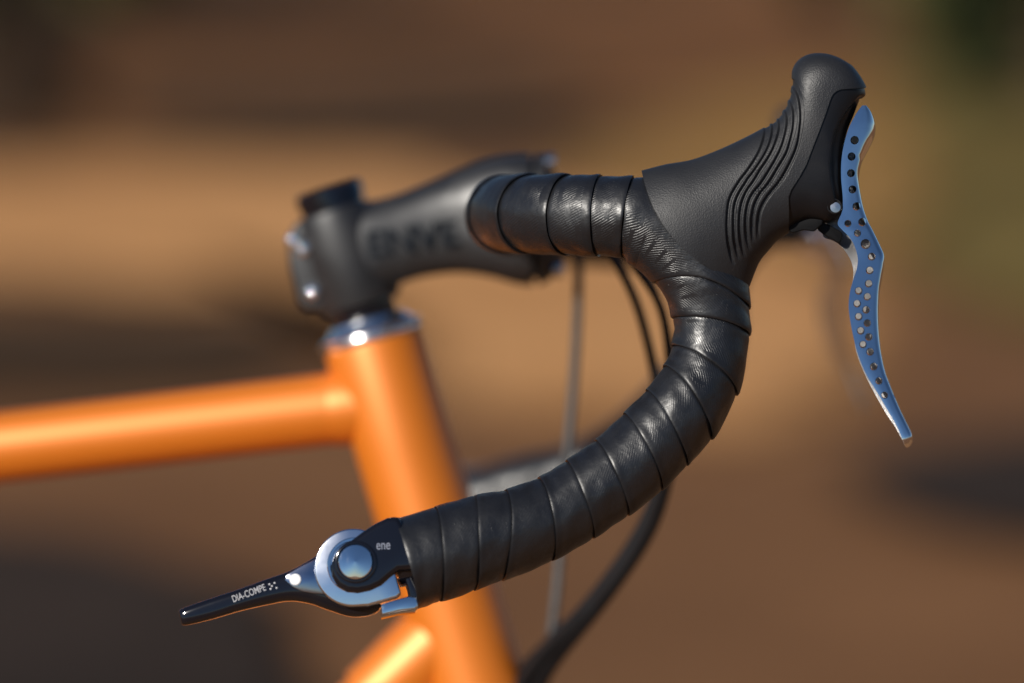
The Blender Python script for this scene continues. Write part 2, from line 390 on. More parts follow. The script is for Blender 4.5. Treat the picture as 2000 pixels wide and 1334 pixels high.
def inside(pts, poly):
    x, y = pts[:, 0], pts[:, 1]; r = np.zeros(len(pts), bool); n = len(poly)
    for i in range(n):
        x1, y1 = poly[i]; x2, y2 = poly[(i + 1) % n]
        c = ((y1 > y) != (y2 > y)) & (x < (x2 - x1) * (y - y1) / ((y2 - y1) if y2 != y1 else 1e-9) + x1); r ^= c
    return r
def hood(nl, seg):
    st = [tuple(q) + (b, n) for q, b, n in zip(hst, hb, hn)]
    a = catmull(st, None); mid = (a[:, :2] + a[:, 2:4]) / 2
    # spread the rings by how far the top edge and the under edge travel
    L = np.concatenate([[0], np.cumsum(0.5 * np.hypot(*np.diff(a[:, :2], axis=0).T) + 0.5 * np.hypot(*np.diff(a[:, 2:4], axis=0).T) + 0.15)])
    t = np.linspace(0, L[-1], nl); a = np.stack([np.interp(t, L, a[:, k]) for k in range(6)], 1); pos = t / L[-1]
    q = np.linspace(0, 2 * math.pi, seg, endpoint=False); c, s = np.cos(q), np.sin(q)
    px = np.zeros((nl, seg, 3))
    for i in range(nl):
        n = a[i, 5]; u = np.sign(c) * np.abs(c) ** (2 / n); w = np.sign(s) * np.abs(s) ** (2 / n)
        x = (a[i, 0] + a[i, 2]) / 2 + u * (a[i, 0] - a[i, 2]) / 2; y = (a[i, 1] + a[i, 3]) / 2 + u * (a[i, 1] - a[i, 3]) / 2
        k = max(0, 1 - pos[i] / 0.42) ** 1.6 * (1 - u * u) ** 1.0      # the lip sags along the bar
        x = x - 36 * k; y = y + 27 * k
        px[i, :, 0] = x; px[i, :, 1] = y; px[i, :, 2] = -w * a[i, 4]
    # rings meet the bulging lip thicker
    return px.reshape(-1, 3), nl, seg
def hood_world(px): return np.array([P(*p) for p in px])
def make_hood(nl, seg, parent):
    px, nl, seg = hood(nl, seg)
    base = hood_world(px); v, f = lofts([list(range(seg))] * nl, False, True)
    me0 = mkmesh('tmp', base, f); fixn(me0)
    nor = np.zeros(len(base) * 3, np.float32); me0.vertices.foreach_get('normal', nor); nor = nor.reshape(-1, 3).astype(float)
    if Vector(nor[(nl // 2) * seg + seg // 4]).y > 0: nor = -nor
    faces = f; bpy.data.meshes.remove(me0)
    p2 = px[:, :2].copy()
    # ribs: grooves let into the rubber on both flanks
    disp = np.zeros(len(px))
    for gi, g in enumerate(GRV):
        gg = [tuple(z) for z in catmull(g, 60)]
        d, near, par, tot = seg_dist(p2, gg)
        fr = par / tot
        wid = 2.6 + 1.4 * np.clip(1 - fr / 0.35, 0, 1)
        taper = np.clip((1 - fr) / 0.10, 0, 1)
        prof = np.clip((1.62 - d / wid) * 1.35, 0, 1); prof = prof * prof * (3 - 2 * prof)
        disp = np.maximum(disp, prof * taper * (d < wid * 1.7))
    au = np.abs(np.cos(np.tile(np.linspace(0, 2 * math.pi, seg, endpoint=False), nl)))
    disp *= 1 - 0.6 * np.clip((au - 0.8) / 0.18, 0, 1)
    rub = base - nor * (disp * 0.00135)[:, None]
    # the rubber ends along a clean line where the plastic begins: clip every face there
    fq = [q for q in faces if len(q) == 4]; cap = [q for q in faces if len(q) != 4]
    fc = np.array([p2[list(q)].mean(0) for q in fq])
    d, near, par, tot = seg_dist(p2, BODYPOLY + [BODYPOLY[0]])
    sd = np.where(inside(p2, BODYPOLY), -d, d); sd[np.abs(sd) < 0.02] = 0.02
    bm = bmesh.new(); vs = [bm.verts.new(p) for p in rub]; cutv = {}
    def cross(i, j):
        k = (min(i, j), max(i, j))
        if k not in cutv:
            t = sd[k[0]] / (sd[k[0]] - sd[k[1]]); cutv[k] = bm.verts.new(rub[k[0]] + t * (rub[k[1]] - rub[k[0]]))
        return cutv[k]
    for q in fq:
        w = []
        for i, j in zip(q, q[1:] + q[:1]):
            if sd[i] > 0: w.append(vs[i])
            if (sd[i] > 0) != (sd[j] > 0): w.append(cross(i, j))
        if len(w) >= 3: bm.faces.new(w)
    for q in cap: bm.faces.new([vs[k] for k in q])
    bmesh.ops.delete(bm, geom=[x for x in bm.verts if not x.link_faces], context='VERTS')
    bmesh.ops.recalc_face_normals(bm, faces=bm.faces)
    bm.faces.ensure_lookup_table(); bm.normal_update()
    nm = {x: x.normal.copy() for x in bm.verts}
    be = [e for e in bm.edges if e.is_boundary]
    ex = bmesh.ops.extrude_edge_only(bm, edges=be)
    c0 = Vector(base.mean(0))
    nv = [x for x in ex['geom'] if isinstance(x, bmesh.types.BMVert)]
    for x in nv:
        best = None
        for e in x.link_edges:
            o = e.other_vert(x)
            if o in nm: best = o
        if best is not None: x.co = best.co - nm[best] * 0.0020
    bmesh.ops.recalc_face_normals(bm, faces=bm.faces)
    me = bpy.data.meshes.new('brake_hood'); bm.to_mesh(me); bm.free()
    me.polygons.foreach_set('use_smooth', [True] * len(me.polygons)); sharp(me, 60)
    ho = link('brake_hood', me, RUB, parent)
    # plastic body under it, a touch lower, with a dished band next to the lever
    band = [(1688,196),(1668,216),(1650,240),(1640,262),(1634,290),(1631,320),(1633,350),(1640,385),(1646,400)]
    dd, _, _, _ = seg_dist(p2, band)
    lv_side = inside(p2, band + [(1646,470),(1760,470),(1760,180)]); dd = np.where(lv_side, 0, dd)
    dish = np.clip(1 - dd / 12, 0, 1); dish = dish * dish * (3 - 2 * dish)
    bodyv = base - nor * (0.0008 + 0.0022 * dish)[:, None]
    keep = inside(fc, [(1500,480),(1515,400),(1530,370),(1600,215),(1615,170),(1640,160),(1720,160),(1760,300),(1700,470)])
    bm = bmesh.new(); vs = [bm.verts.new(p) for p in bodyv]
    for q, i in zip(fq, keep):
        if i: bm.faces.new([vs[k] for k in q])
    bmesh.ops.delete(bm, geom=[x for x in bm.verts if not x.link_faces], context='VERTS'); bmesh.ops.recalc_face_normals(bm, faces=bm.faces)
    me = bpy.data.meshes.new('lever_body'); bm.to_mesh(me); bm.free()
    me.polygons.foreach_set('use_smooth', [True] * len(me.polygons))
    bo = link('lever_body', me, BODY, parent)
    for o in (ho, bo):
        pc = o.data.polygons; ce = Vector((0, 0, 0))
        sgn = sum((1 if (Vector(p.normal).y < 0) == (p.center.y < -HALF) else -1) for p in pc)
        if sgn < 0: o.data.flip_normals()
    return ho, bo
hoodo, bodyo = make_hood(560, 500, bike)
def hood_surface(x, y):
    h = hood(120, 120)[0]; h = h[h[:, 2] < 0]; return float(h[np.argmin((h[:, 0] - x) ** 2 + (h[:, 1] - y) ** 2), 2])
# pivot pin in its hole, and the metal foot of the body
pd = hood_surface(1631, 405)
lathe('pivot_recess', P(1629.5, 403.5, pd + 1.2), (0, -1, 0.06), [(0, 0.0031), (0.0013, 0.0031), (0.0015, 0.0029), (0.0015, 0.0027), (0.0004, 0.0026), (0.0004, 0.0)], BODY, bodyo, 32)
lathe('pivot_pin', P(1631.5, 405.5, pd + 1.2), (0, -1, 0.06), [(0, 0.0023), (0.0011, 0.0023), (0.0014, 0.0021), (0.0016, 0.0)], STEEL, bodyo, 32)
prism('bracket_foot', [(1536,432),(1570,424),(1604,428),(1606,437),(1597,446),(1589,452),(1570,450),(1545,454)], -8, 8, SOOT, bodyo, 2.0, 4, 60)

lathe('pivot_head', P(1641, 420, 13.0), (0, 1, 0), [(0, 0.0045), (0.002, 0.0045), (0.0030, 0.0041), (0.0038, 0.0031), (0.0043, 0.0018), (0.0045, 0.0)], POLISH, bodyo, 40, 80)

# --- brake lever: a polished channel drilled full of holes
LV = [ # near back edge, front edge, far back edge, near depth, far depth, corner radius
 (1684,206,1692,206,1684,206,-6.5,0,1.2),(1673,221,1702,221,1673,221,-7,6,2.6),(1660,245,1709,245,1660,245,-7.8,8.5,4.6),(1652,268,1707,268,1652,268,-8.4,9.5,6.6),
 (1646,294,1695,294,1646,294,-9,10,5.6),(1643,320,1682,320,1643,320,-9.6,9.4,3.0),(1643,350,1677,350,1643,350,-10.3,8.6,2.6),(1646,385,1681,381,1646,385,-11.1,7.6,2.6),
 (1645,412,1687,409,1640,412,-11.9,6.9,2.6),(1636,436,1696,434,1612,440,-12.6,6.2,2.6),(1645,449,1703,447,1608,462,-13.1,5.6,2.6),(1658,462,1711,463,1627,470,-13.6,5.0,2.6),(1668,478,1719,480,1643,481,-14.3,4.0,2.6),
 (1675,502,1727,500,1659,503,-15.3,2.5,2.6),(1674,522,1726,521,1666,524,-16.2,1.2,2.6),(1667,545,1722,545,1666,545,-17.2,-0.6,2.6),(1660,570,1718,570,1662,570,-18.3,-2.6,2.6),
 (1657.5,600,1716,600,1661,600,-19.6,-4.8,2.6),(1661,629,1716,629,1664,629,-20.8,-6.8,2.6),(1667,659,1717.5,659,1668,659,-22.0,-8.8,2.5),(1675,690,1721,689,1673,690,-23.3,-10.8,2.4),
 (1691,730,1729,727,1689,731,-24.9,-13.6,2.3),(1714,768,1742,762,1709,770,-26.4,-16.6,2.2),(1736,806,1757,798,1731,808,-27.9,-19.4,2.0),(1751,832,1769,823,1748,833,-28.8,-21.6,1.9),
 (1761,855,1780,846,1760.5,855.5,-29.5,-23.8,1.9),(1764,864,1782,856,1764,864,-29.4,-24.6,1.9),(1767,870,1781,864,1767,870,-29,-25.4,1.6),(1771,874.5,1777,871,1771,874.5,-28.2,-26.6,0.6)]
def lever_ring(row, th=1.35):
    kx, ky, fx, fy, qx, qy, dn, df, rr = row
    Wd = math.hypot(fx - kx, fy - ky) / 4.6875; wx, wy = (fx - kx) / Wd, (fy - ky) / Wd   # px per mm
    off = ((qx - kx) * wx + (qy - ky) * wy) / (wx * wx + wy * wy)                          # far back edge along w
    H = df - dn; rr = min(rr, Wd * 0.45, H * 0.45); t = min(th, Wd * 0.3, H * 0.3)
    cr = min(1, (Wd - rr) / 6)
    ox, oy = qx - (kx + wx * off), qy - (ky + wy * off)
    pts = [((Wd - rr) * k / 4, dn - 0.32 * cr * (1 - (k / 2 - 1) ** 2), 0) for k in range(5)]
    for k in range(1, 8):
        q = math.pi / 2 * k / 8; pts.append((Wd - rr + rr * math.sin(q), dn + rr - rr * math.cos(q), 0))
    pts += [(Wd, dn + rr, 0), (Wd + 0.15, (dn + df) / 2, 0), (Wd, df - rr, 0)]
    for k in range(1, 8):
        q = math.pi / 2 * k / 8; pts.append((Wd - rr + rr * math.cos(q), df - rr + rr * math.sin(q), 0))
    pts += [(Wd - rr, df, 0), (off, df, 1), (off, df - t, 1), (Wd - rr - t * 0.2, df - t, 0)]
    ri = max(0.2, rr - t * 0.6)
    pts += [(Wd - t * 1.05, df - t - ri * 0.7, 0), (Wd - t * 1.05, dn + t + ri * 0.7, 0), (Wd - rr - t * 0.2, dn + t, 0), (0, dn + t, 0)]
    return [P(kx + wx * w + ox * k, ky + wy * w + oy * k, d) for w, d, k in pts]
lv = catmull(LV, None); ii = np.arange(len(lv)); lv = np.stack([np.interp(np.linspace(0, len(lv) - 1, 150), ii, lv[:, k]) for k in range(9)], 1)
v, f = lofts([lever_ring(r) for r in lv])
lme = fixn(mkmesh('brake_lever', v, f))
HOLES = [(1669.6,273,8),(1664,305,8),(1663,337.5,8),(1666,369,8),(1674,402,8.2),(1685,432.5,8.4),(1656,435.5,6),(1675,454.5,6),(1691,475,9.5),
  (1703,500,6.8),(1699,527,6.8),(1697,553,6.8),(1694.5,578.5,6.8),(1692,604,6.8),(1694.5,630,6.8),(1697.5,657,6.8),(1700,686,6.8),(1707,715,6.8),(1717,743,6.4),(1728,771,6.2),
  (1677,567,6.6),(1674,592,6.6),(1677,617.5,6.6),(1681,645,6.6),(1685.5,672,6.2)]
cv = []; cf = []
def add_cyl(o, ax, r, L, r2=None, seg=20):
    ax = Vector(ax).normalized(); a = ax.orthogonal().normalized(); b = ax.cross(a); n0 = len(cv)
    for t, q in ((0, r if r2 is None else r2), (L, r)):
        for k in range(seg): cv.append(Vector(o) + ax * t + (a * math.cos(2 * math.pi * k / seg) + b * math.sin(2 * math.pi * k / seg)) * q)
    for k in range(seg):
        j = (k + 1) % seg; cf.append((n0 + k, n0 + j, n0 + seg + j, n0 + seg + k))
    cf.append(tuple(n0 + k for k in range(seg))[::-1]); cf.append(tuple(n0 + seg + k for k in range(seg)))
def add_hole(o, r, seg=22):
    """drill with a countersink"""
    o = Vector(o); n0 = len(cv); rings = ((0, r + 0.00105), (0.00145, r), (0.0046, r))
    for t, q in rings:
        for k in range(seg): cv.append(o + Vector((q * math.cos(2 * math.pi * k / seg), t, q * math.sin(2 * math.pi * k / seg))))
    for i in range(2):
        for k in range(seg):
            j = (k + 1) % seg; cf.append((n0 + i * seg + k, n0 + i * seg + j, n0 + (i + 1) * seg + j, n0 + (i + 1) * seg + k))
    cf.append(tuple(n0 + k for k in range(seg))[::-1]); cf.append(tuple(n0 + 2 * seg + k for k in range(seg)))
def near_depth(y):
    return float(np.interp(y, lv[:, 1], lv[:, 6]))
for x, y, r in HOLES:
    d = near_depth(y); add_hole(P(x, y, d - 1.3), 0.86 * r / PXM)
for k in range(11):                                              # the row down the front edge
    y = 515 + k * 26; i = int(np.argmin(abs(lv[:, 3] - y))); fx = lv[i, 2]; dm = (lv[i, 6] + lv[i, 7]) / 2
    add_cyl(P(fx - 7, y, dm - 2.2), (1, 0, 0), 0.0011, 0.005, seg=14)
cme = fixn(mkmesh('cut', cv, cf)); cut = link('cut', cme, None, bike)
lever = link('brake_lever', lme, None, bike)
lme.materials.append(CHROME); lme.materials.append(CAST)
nr = len(lever_ring(lv[0]))
for p in lme.polygons:
    js = sorted(k % nr for k in p.vertices)
    if len(p.vertices) == 4 and (min(js) >= 23 or (0 in js and nr - 1 in js)): p.material_index = 1
bo = lever.modifiers.new('b', 'BOOLEAN'); bo.operation = 'DIFFERENCE'; bo.object = cut; bo.solver = 'EXACT'; bo.use_self = True
dg = bpy.context.evaluated_depsgraph_get(); nme = bpy.data.meshes.new_from_object(lever.evaluated_get(dg)); nme.name = 'brake_lever'
lever.modifiers.clear(); lever.data = nme
bpy.data.objects.remove(cut)
nme.polygons.foreach_set('use_smooth', [True] * len(nme.polygons)); sharp(nme, 30)
prism('lever_root', [(1600,430),(1632,446),(1645,456),(1640,474),(1624,466),(1607,457),(1596,446)], -3, 4.2, SOOT, lever, 1.6, 4, 60)

# --- bar-end shifter
D0 = -33.0
arm = loftTB('shift_lever', [(350,1196,356,1214,D0-1,1.6,2.2),(358,1189,363,1222,D0-1,3.0,2.4),(412,1170,414,1211,D0-1,4.0,3),(467,1152,468,1195,D0-1,4.6,3),(522,1132,524,1182,D0-1,5.0,3),
        (564,1117,566,1175,D0-1,5.2,3.2),(605,1095,604,1180,D0-1,5.4,3.4),(640,1072,640,1192,D0-1,5.4,3.6),(690,1055,690,1204,D0+1,5.0,3.6),(735,1062,735,1196,D0+2,4.6,3.6),(752,1100,752,1170,D0+2,3,3)], GLOSS, bike, 70, 56)
prism('lever_plate', [(557,1138),(560,1128),(569,1122),(590,1110),(612,1099),(640,1092),(650,1130),(640,1166),(612,1164),(590,1160),(573,1152)], D0-7.0, D0-5.0, DARKPLATE, arm, 0.3, 2)
lathe('rivet', P(577.5, 1137, D0-6.8), (0, -1, 0), [(0, 0.0024), (0.0006, 0.0024), (0.0009, 0.0021), (0.0010, 0.0)], WHITE, arm, 28)
ring_pts = [(690+76*math.cos(R(a)), 1114-76*math.sin(R(a))) for a in range(60, 276, 6)] + [(720,1188),(748,1180),(776,1172),(783,1164),(779,1148),(771,1122),(755,1080)]
prism('clamp_ring', ring_pts, D0-8.6, D0+7, BLUEGREY, arm, 0.7, 3)
lathe('ring_lip', P(693, 1110, D0-8.4), (0, -1, 0), [(0, 0.0113), (0.0008, 0.0113), (0.0011, 0.0110), (0.0011, 0.0100), (0.0, 0.0098)], CHROME, arm, 56)
hub_pts = [(830,1085),(798,1062),(784,1028),(777,1017),(768,1016),(755,1018),(732,1029),(708,1045),(684,1063),(665,1078),(653,1092),(646,1112),(648,1133),(659,1152),(678,1163),(700,1165),(724,1160),(745,1150),(764,1133),(779,1122),(800,1121),(840,1110)]
prism('shifter_mount', hub_pts, D0-11.5, D0+9, GLOSS, arm, 2.4, 5)
lathe('bar_plug', P(770, 1106, D0), (P(830,1088,D0+2) - P(770,1106,D0)), [(0, 0.009), (0.004, 0.0095), (0.018, 0.0105)], GLOSS, arm, 40)
prism('mount_foot', [(785,1118),(801,1122),(822,1160),(824,1180),(812,1184),(800,1172),(796,1150)], D0-6, D0+9, GLOSS, arm, 1.0)
lathe('cap_groove', P(694.7, 1106, D0-11.4), (0, -1, 0), [(0, 0.0087), (0.0007, 0.0087), (0.0010, 0.0083), (0.0010, 0.0074), (0.0003, 0.0072), (0.0003, 0.0)], GLOSS, arm, 56)
lathe('pivot_cap', P(694.7, 1106, D0-11.5), (0, -1, 0), [(0, 0.0070), (0.0011, 0.0070), (0.0014, 0.0067), (0.0027, 0.0)], CHROME, arm, 72, 30)
prism('clamp_block', [(745,1186),(762,1180),(798,1170),(815,1171),(817,1190),(812,1195),(780,1199),(746,1207)], D0-8, D0+5, CHROME, arm, 0.6)
prism('cable_stop', [(778,1126),(786,1124),(790,1136),(785,1142),(779,1138)], D0-4, D0+2, BODY, arm, 0.4)
ax = P(516, 1148, 0) - P(455, 1171, 0); ang = math.atan2(ax.z, ax.x)
textmesh('maker_lettering', 'DIA-COMPE', 0.0040, PRINT, arm, P(487, 1163.5, D0-6.0), ang, 0.00002, 0.0002, 0.68)
ml = [P(x, y, D0-5.8) for x, y in ((527,1145.5),(537,1143),(532,1149),(529.5,1154.5),(541,1152.5))]
for q in ml: lathe('maker_mark', q, (0, -1, 0), [(0, 0.0005), (0.0003, 0.0004), (0.0004, 0.0)], PRINT, arm, 10)
textmesh('mount_lettering', 'ene', 0.0056, ETCH, arm, P(748, 1073, D0-11.5), R(2), 0.0, 0.00008, 0.72)

# the shifter is twisted a little on the bar end, its face looking up
tw = Matrix.Translation(P(690, 1110, D0)) @ Matrix.Rotation(R(-8.5), 4, 'X') @ Matrix.Translation(-P(690, 1110, D0))
for o in [arm] + [c for c in arm.children if c.name != 'bar_plug']: o.data.transform(tw)
# the left hand side of the bicycle has the same hood, lever and shifter
for o in (hoodo, bodyo, lever): mirror(o, bike)
far = mirror(arm, bike)          # shifted to the other end of its throw, so it hangs down
hub = P(692, 1110, D0); hub.y = -hub.y
turn = Matrix.Translation(hub) @ Matrix.Rotation(R(-92), 4, 'Y') @ Matrix.Translation(-hub)
for o in [far] + [c for c in far.children if c.name.split('.')[0] in ('lever_plate', 'rivet')]: o.data.transform(turn)

# --- stem, headset and frame in the middle plane
C = HALF * 1000
stem = loftTB('stem', [(672,404,712,596,C,18,2.6),(720,394,742,575,C,17.5,2.6),(775,381,785,553,C,16.5,2.6),(835,359,842,538,C,16,2.6),(890,336,902,533,C,17,2.6),(942,315,960,541,C,20,2.8),(990,305,1005,554,C,23,3),(1032,302,1038,558,C,23.5,3),(1036,310,1042,550,C,22,3)], STEM, bike, 50, 56)
loftTB('faceplate', [(1030,322,1036,538,C,20,3),(1043,312,1050,548,C,21.5,3),(1045,303,1053,557,C,23.2,3),(1062,305,1072,548,C,22.5,3),(1080,322,1091,528,C,20,3),(1085,345,1098,505,C,15,2.6)], STEM, stem, 16, 56)
stax = (P(642, 385, C) - P(712, 612, C)).normalized()
lathe('steerer_clamp', P(708, 598, C), stax, [(0, 0.0165), (0.001, 0.0185), (0.004, 0.0198), (0.042, 0.0198), (0.046, 0.0190), (0.047, 0.017)], STEM, stem, 56)
prism('clamp_ear', [(600,425),(575,440),(562,465),(566,520),(584,592),(600,606),(660,600),(640,420)], C-11, C+11, STEM, stem, 2.5, 4)
for x, y, q in ((574,470,(-0.25,-1,0.1)),(594,486,(-0.1,-1,0.15)),(612,570,(-0.1,-1,0.15))):
    lathe('bolt', P(x, y, C-10.5), q, [(0, 0.0034), (0.0016, 0.0034), (0.0024, 0.0031), (0.0031, 0.0024), (0.0035, 0.0015), (0.0036, 0.0)], POLISH, stem, 40, 80)
for sy in (-1, 1):
    for x, y in ((1066,318),(1082,528)):
        q = P(x, y, C + sy * 15); lathe('bolt', q, (1, 0, 0.1), [(0, 0.0036), (0.004, 0.0036), (0.0046, 0.003), (0.0046, 0.0)], STEEL, stem, 20)
lathe('top_cap', P(655, 417, C), stax, [(0, 0.0150), (0.005, 0.0152), (0.0055, 0.0160), (0.0112, 0.0160), (0.0122, 0.0150), (0.0124, 0.004), (0.010, 0.0036), (0.010, 0)], GLOSS, stem, 48)
textmesh('stem_lettering', 'ENVE', 0.0175, STEMGLOSS, stem, P(805, 468, C-17.6), R(7.5), 0.0001, 0.0004, 1.06)
hax = Vector((-math.sin(R(16.8)), 0, math.cos(R(16.8))))
hs0 = P(728, 664, C)
headset = lathe('headset', hs0, hax, [(-0.004, 0.019), (-0.001, 0.0242), (0.0005, 0.0248), (0.0026, 0.0248), (0.0036, 0.0240), (0.0044, 0.0222), (0.0069, 0.0205), (0.0079, 0.0196), (0.0096, 0.0190), (0.0103, 0.0165)], SILVER, bike, 64)
lathe('headset_cone', hs0 + hax * 0.0030, hax, [(0, 0.0252), (0.0008, 0.0254), (0.0016, 0.0251), (0.0022, 0.0243)], POLISH, headset, 72, 80)
lathe('headset_spacer', hs0 + hax * 0.0103, hax, [(0, 0.0146), (0.0008, 0.0152), (0.0105, 0.0152), (0.0112, 0.0146)], GLOSS, headset, 48)
headtube = lathe('head_tube', hs0 - hax * 0.175, hax, [(0, 0.0225), (0.001, 0.0238), (0.06, 0.0234), (0.120, 0.0234), (0.172, 0.0238), (0.1745, 0.0232), (0.1745, 0.02)], PAINT, bike, 72)
lower = hs0 - hax * 0.175
def hp(k): return hs0 - hax * k
tt1 = P(664, 797, C); ttd = (P(0, 873, C) - tt1).normalized()
tt0 = tt1 - ttd * 0.022
seat = tt1 + ttd * 0.545
toptube = tube('top_tube', [tt0, tt1 + ttd * -0.006, tt1 + ttd * 0.001, tt1 + ttd * 0.006, tt1 + ttd * 0.014, tt1 + ttd * 0.2, seat], [0.0182, 0.0183, 0.0177, 0.0173, 0.0170, 0.0168, 0.0166], PAINT, bike, 56, 90)
dt1 = P(896, 1216, C); dtd = (P(756, 1356, C) - dt1).normalized()
bb = Vector((-0.60, 0, 0.275))
dtd = (bb - dt1).normalized() * 0.35 + dtd * 0.65; dtd.normalize()
downtube = tube('down_tube', [dt1, dt1 + dtd * 0.03, dt1 + dtd * 0.036, dt1 + dtd * 0.044, dt1 + dtd * 0.054, dt1 + dtd * 0.1, bb], [0.0200, 0.0198, 0.0195, 0.0192, 0.0190, 0.019, 0.019], PAINT, bike, 56, 90)

# --- the rest of the machine below and behind, so that it stands on the ground
WR = 0.335
crown = lower - hax * 0.022
lathe('lower_headset', lower, -hax, [(0, 0.0225), (0.001, 0.0245), (0.006, 0.0245), (0.012, 0.02), (0.014, 0.018)], CHROME, bike, 48)
faxle = Vector((0, 0, WR)); faxle.x = crown.x + (crown.z - WR) * math.tan(R(16.8)) + 0.045
fork = lathe('fork', crown - hax * 0.02, hax, [(0, 0.012), (0.004, 0.018), (0.028, 0.018), (0.032, 0.015)], PAINT, bike, 32)
for sy in (-1, 1):
    top = crown - hax * 0.005
    tube('fork_blade', [top, top + Vector((0.004, sy * 0.03, -0.012)), crown - hax * 0.12 + Vector((0, sy * 0.044, 0)), crown - hax * 0.26 + Vector((0.006, sy * 0.049, 0)), faxle + Vector((0, sy * 0.05, 0))], [0.013, 0.0145, 0.0135, 0.011, 0.0075], PAINT, fork, 20)
raxle = Vector((bb.x - 0.42, 0, WR))
seat_top = seat + Vector((-0.012, 0, 0.04))
tube('seat_tube', [bb, seat_top], 0.0155, PAINT, bike, 28)
sp = (seat_top - bb).normalized()
tube('seatpost', [seat_top - sp * 0.02, seat_top + sp * 0.15], 0.0136, STEEL, bike, 24)
for sy in (-1, 1):
    tube('seat_stay', [seat + Vector((-0.012, sy * 0.018, 0)), (seat + raxle) / 2 + Vector((0, sy * 0.045, 0)), raxle + Vector((0, sy * 0.062, 0))], [0.009, 0.008, 0.007], PAINT, bike, 16)
    tube('chain_stay', [bb + Vector((-0.02, sy * 0.022, 0)), (bb + raxle) / 2 + Vector((0, sy * 0.045, 0)), raxle + Vector((0, sy * 0.062, 0))], [0.011, 0.0095, 0.008], PAINT, bike, 16)
sd = seat_top + sp * 0.155
loftTB_rows = []
sv = []
for t, w, h in ((0, 0.004, 0.004), (0.02, 0.018, 0.016), (0.1, 0.022, 0.022), (0.16, 0.04, 0.026), (0.22, 0.07, 0.03), (0.26, 0.072, 0.03), (0.275, 0.05, 0.02)):
    sv.append([Vector((sd.x + 0.13 - t, w * math.cos(q), sd.z + 0.02 + h * math.sin(q) * (1 if math.sin(q) > 0 else 0.6))) for q in np.linspace(0, 2 * math.pi, 24, endpoint=False)])
vv, ff = lofts(sv); link('saddle', fixn(mkmesh('saddle', vv, ff)), SADDLE, bike)
def wheel(ax):
    def torus(name, r0, r1, m, par, seg=96, ms=14, sq=1.0):
        rings = [[Vector((ax.x + (r0 + r1 * math.cos(q)) * math.cos(a), r1 * sq * math.sin(q), ax.z + (r0 + r1 * math.cos(q)) * math.sin(a))) for q in np.linspace(0, 2 * math.pi, ms, endpoint=False)] for a in np.linspace(0, 2 * math.pi, seg, endpoint=False)]
        rings.append(rings[0]); vv, ff = lofts(rings, False, False); return link(name, fixn(mkmesh(name, vv, ff)), m, par)
    w = lathe('wheel', ax + Vector((0, -0.04, 0)), (0, 1, 0), [(0, 0.01), (0.004, 0.022), (0.007, 0.022), (0.012, 0.011), (0.068, 0.011), (0.073, 0.022), (0.076, 0.022), (0.08, 0.01)], STEEL, bike, 28)
    torus('tyre', WR - 0.0165, 0.016, TYRE, w); torus('rim', WR - 0.036, 0.0095, STEEL, w)
    vv = []; ff = []
    for k in range(32):
        a = 2 * math.pi * k / 32; sy = 1 if k % 2 else -1; b = a + (0.5 if (k // 2) % 2 else -0.5)
        p = ax + Vector((0.02 * math.cos(b), sy * 0.033, 0.02 * math.sin(b))); q = ax + Vector(((WR - 0.04) * math.cos(a), 0, (WR - 0.04) * math.sin(a)))
        d = (q - p).normalized(); e = d.orthogonal().normalized() * 0.001; g = d.cross(e); n0 = len(vv)
        for c in (p, q): vv += [c + e, c + g, c - e, c - g]
        ff += [(n0 + j, n0 + (j + 1) % 4, n0 + 4 + (j + 1) % 4, n0 + 4 + j) for j in range(4)]
    s = link('spokes', mkmesh('spokes', vv, ff, False), STEEL, w); s['kind'] = 'stuff'
wheel(faxle); wheel(raxle)
crank = lathe('crankset', bb + Vector((0, -0.062, 0)), (0, 1, 0), [(0, 0.012), (0.004, 0.016), (0.1, 0.016), (0.124, 0.012)], STEEL, bike, 28)
lathe('chainring', bb + Vector((0, -0.05, 0)), (0, 1, 0), [(0, 0.09), (0.003, 0.091), (0.003, 0.068), (0.0, 0.068), (0, 0.09)], STEEL, crank, 64)
for sy, ex in ((-1, 1), (1, -1)):
    e = bb + Vector((ex * 0.15, sy * 0.07, -0.085))
    tube('crank_arm', [bb + Vector((0, sy * 0.062, 0)), (bb + e) / 2 + Vector((0, sy * 0.033, 0)), e], [0.013, 0.01, 0.012], STEEL, crank, 16)
    tube('pedal', [e, e + Vector((0, sy * 0.05, 0)), e + Vector((0, sy * 0.09, 0))], [0.012, 0.024, 0.02], HOUSING, crank, 10)
tube('kickstand', [bb + Vector((-0.03, 0.03, -0.01)), bb + Vector((-0.06, 0.10, -0.14)), Vector((bb.x - 0.08, 0.16, -0.16 * math.tan(-LEAN) + 0.004))], [0.008, 0.007, 0.008], STEEL, bike, 14)

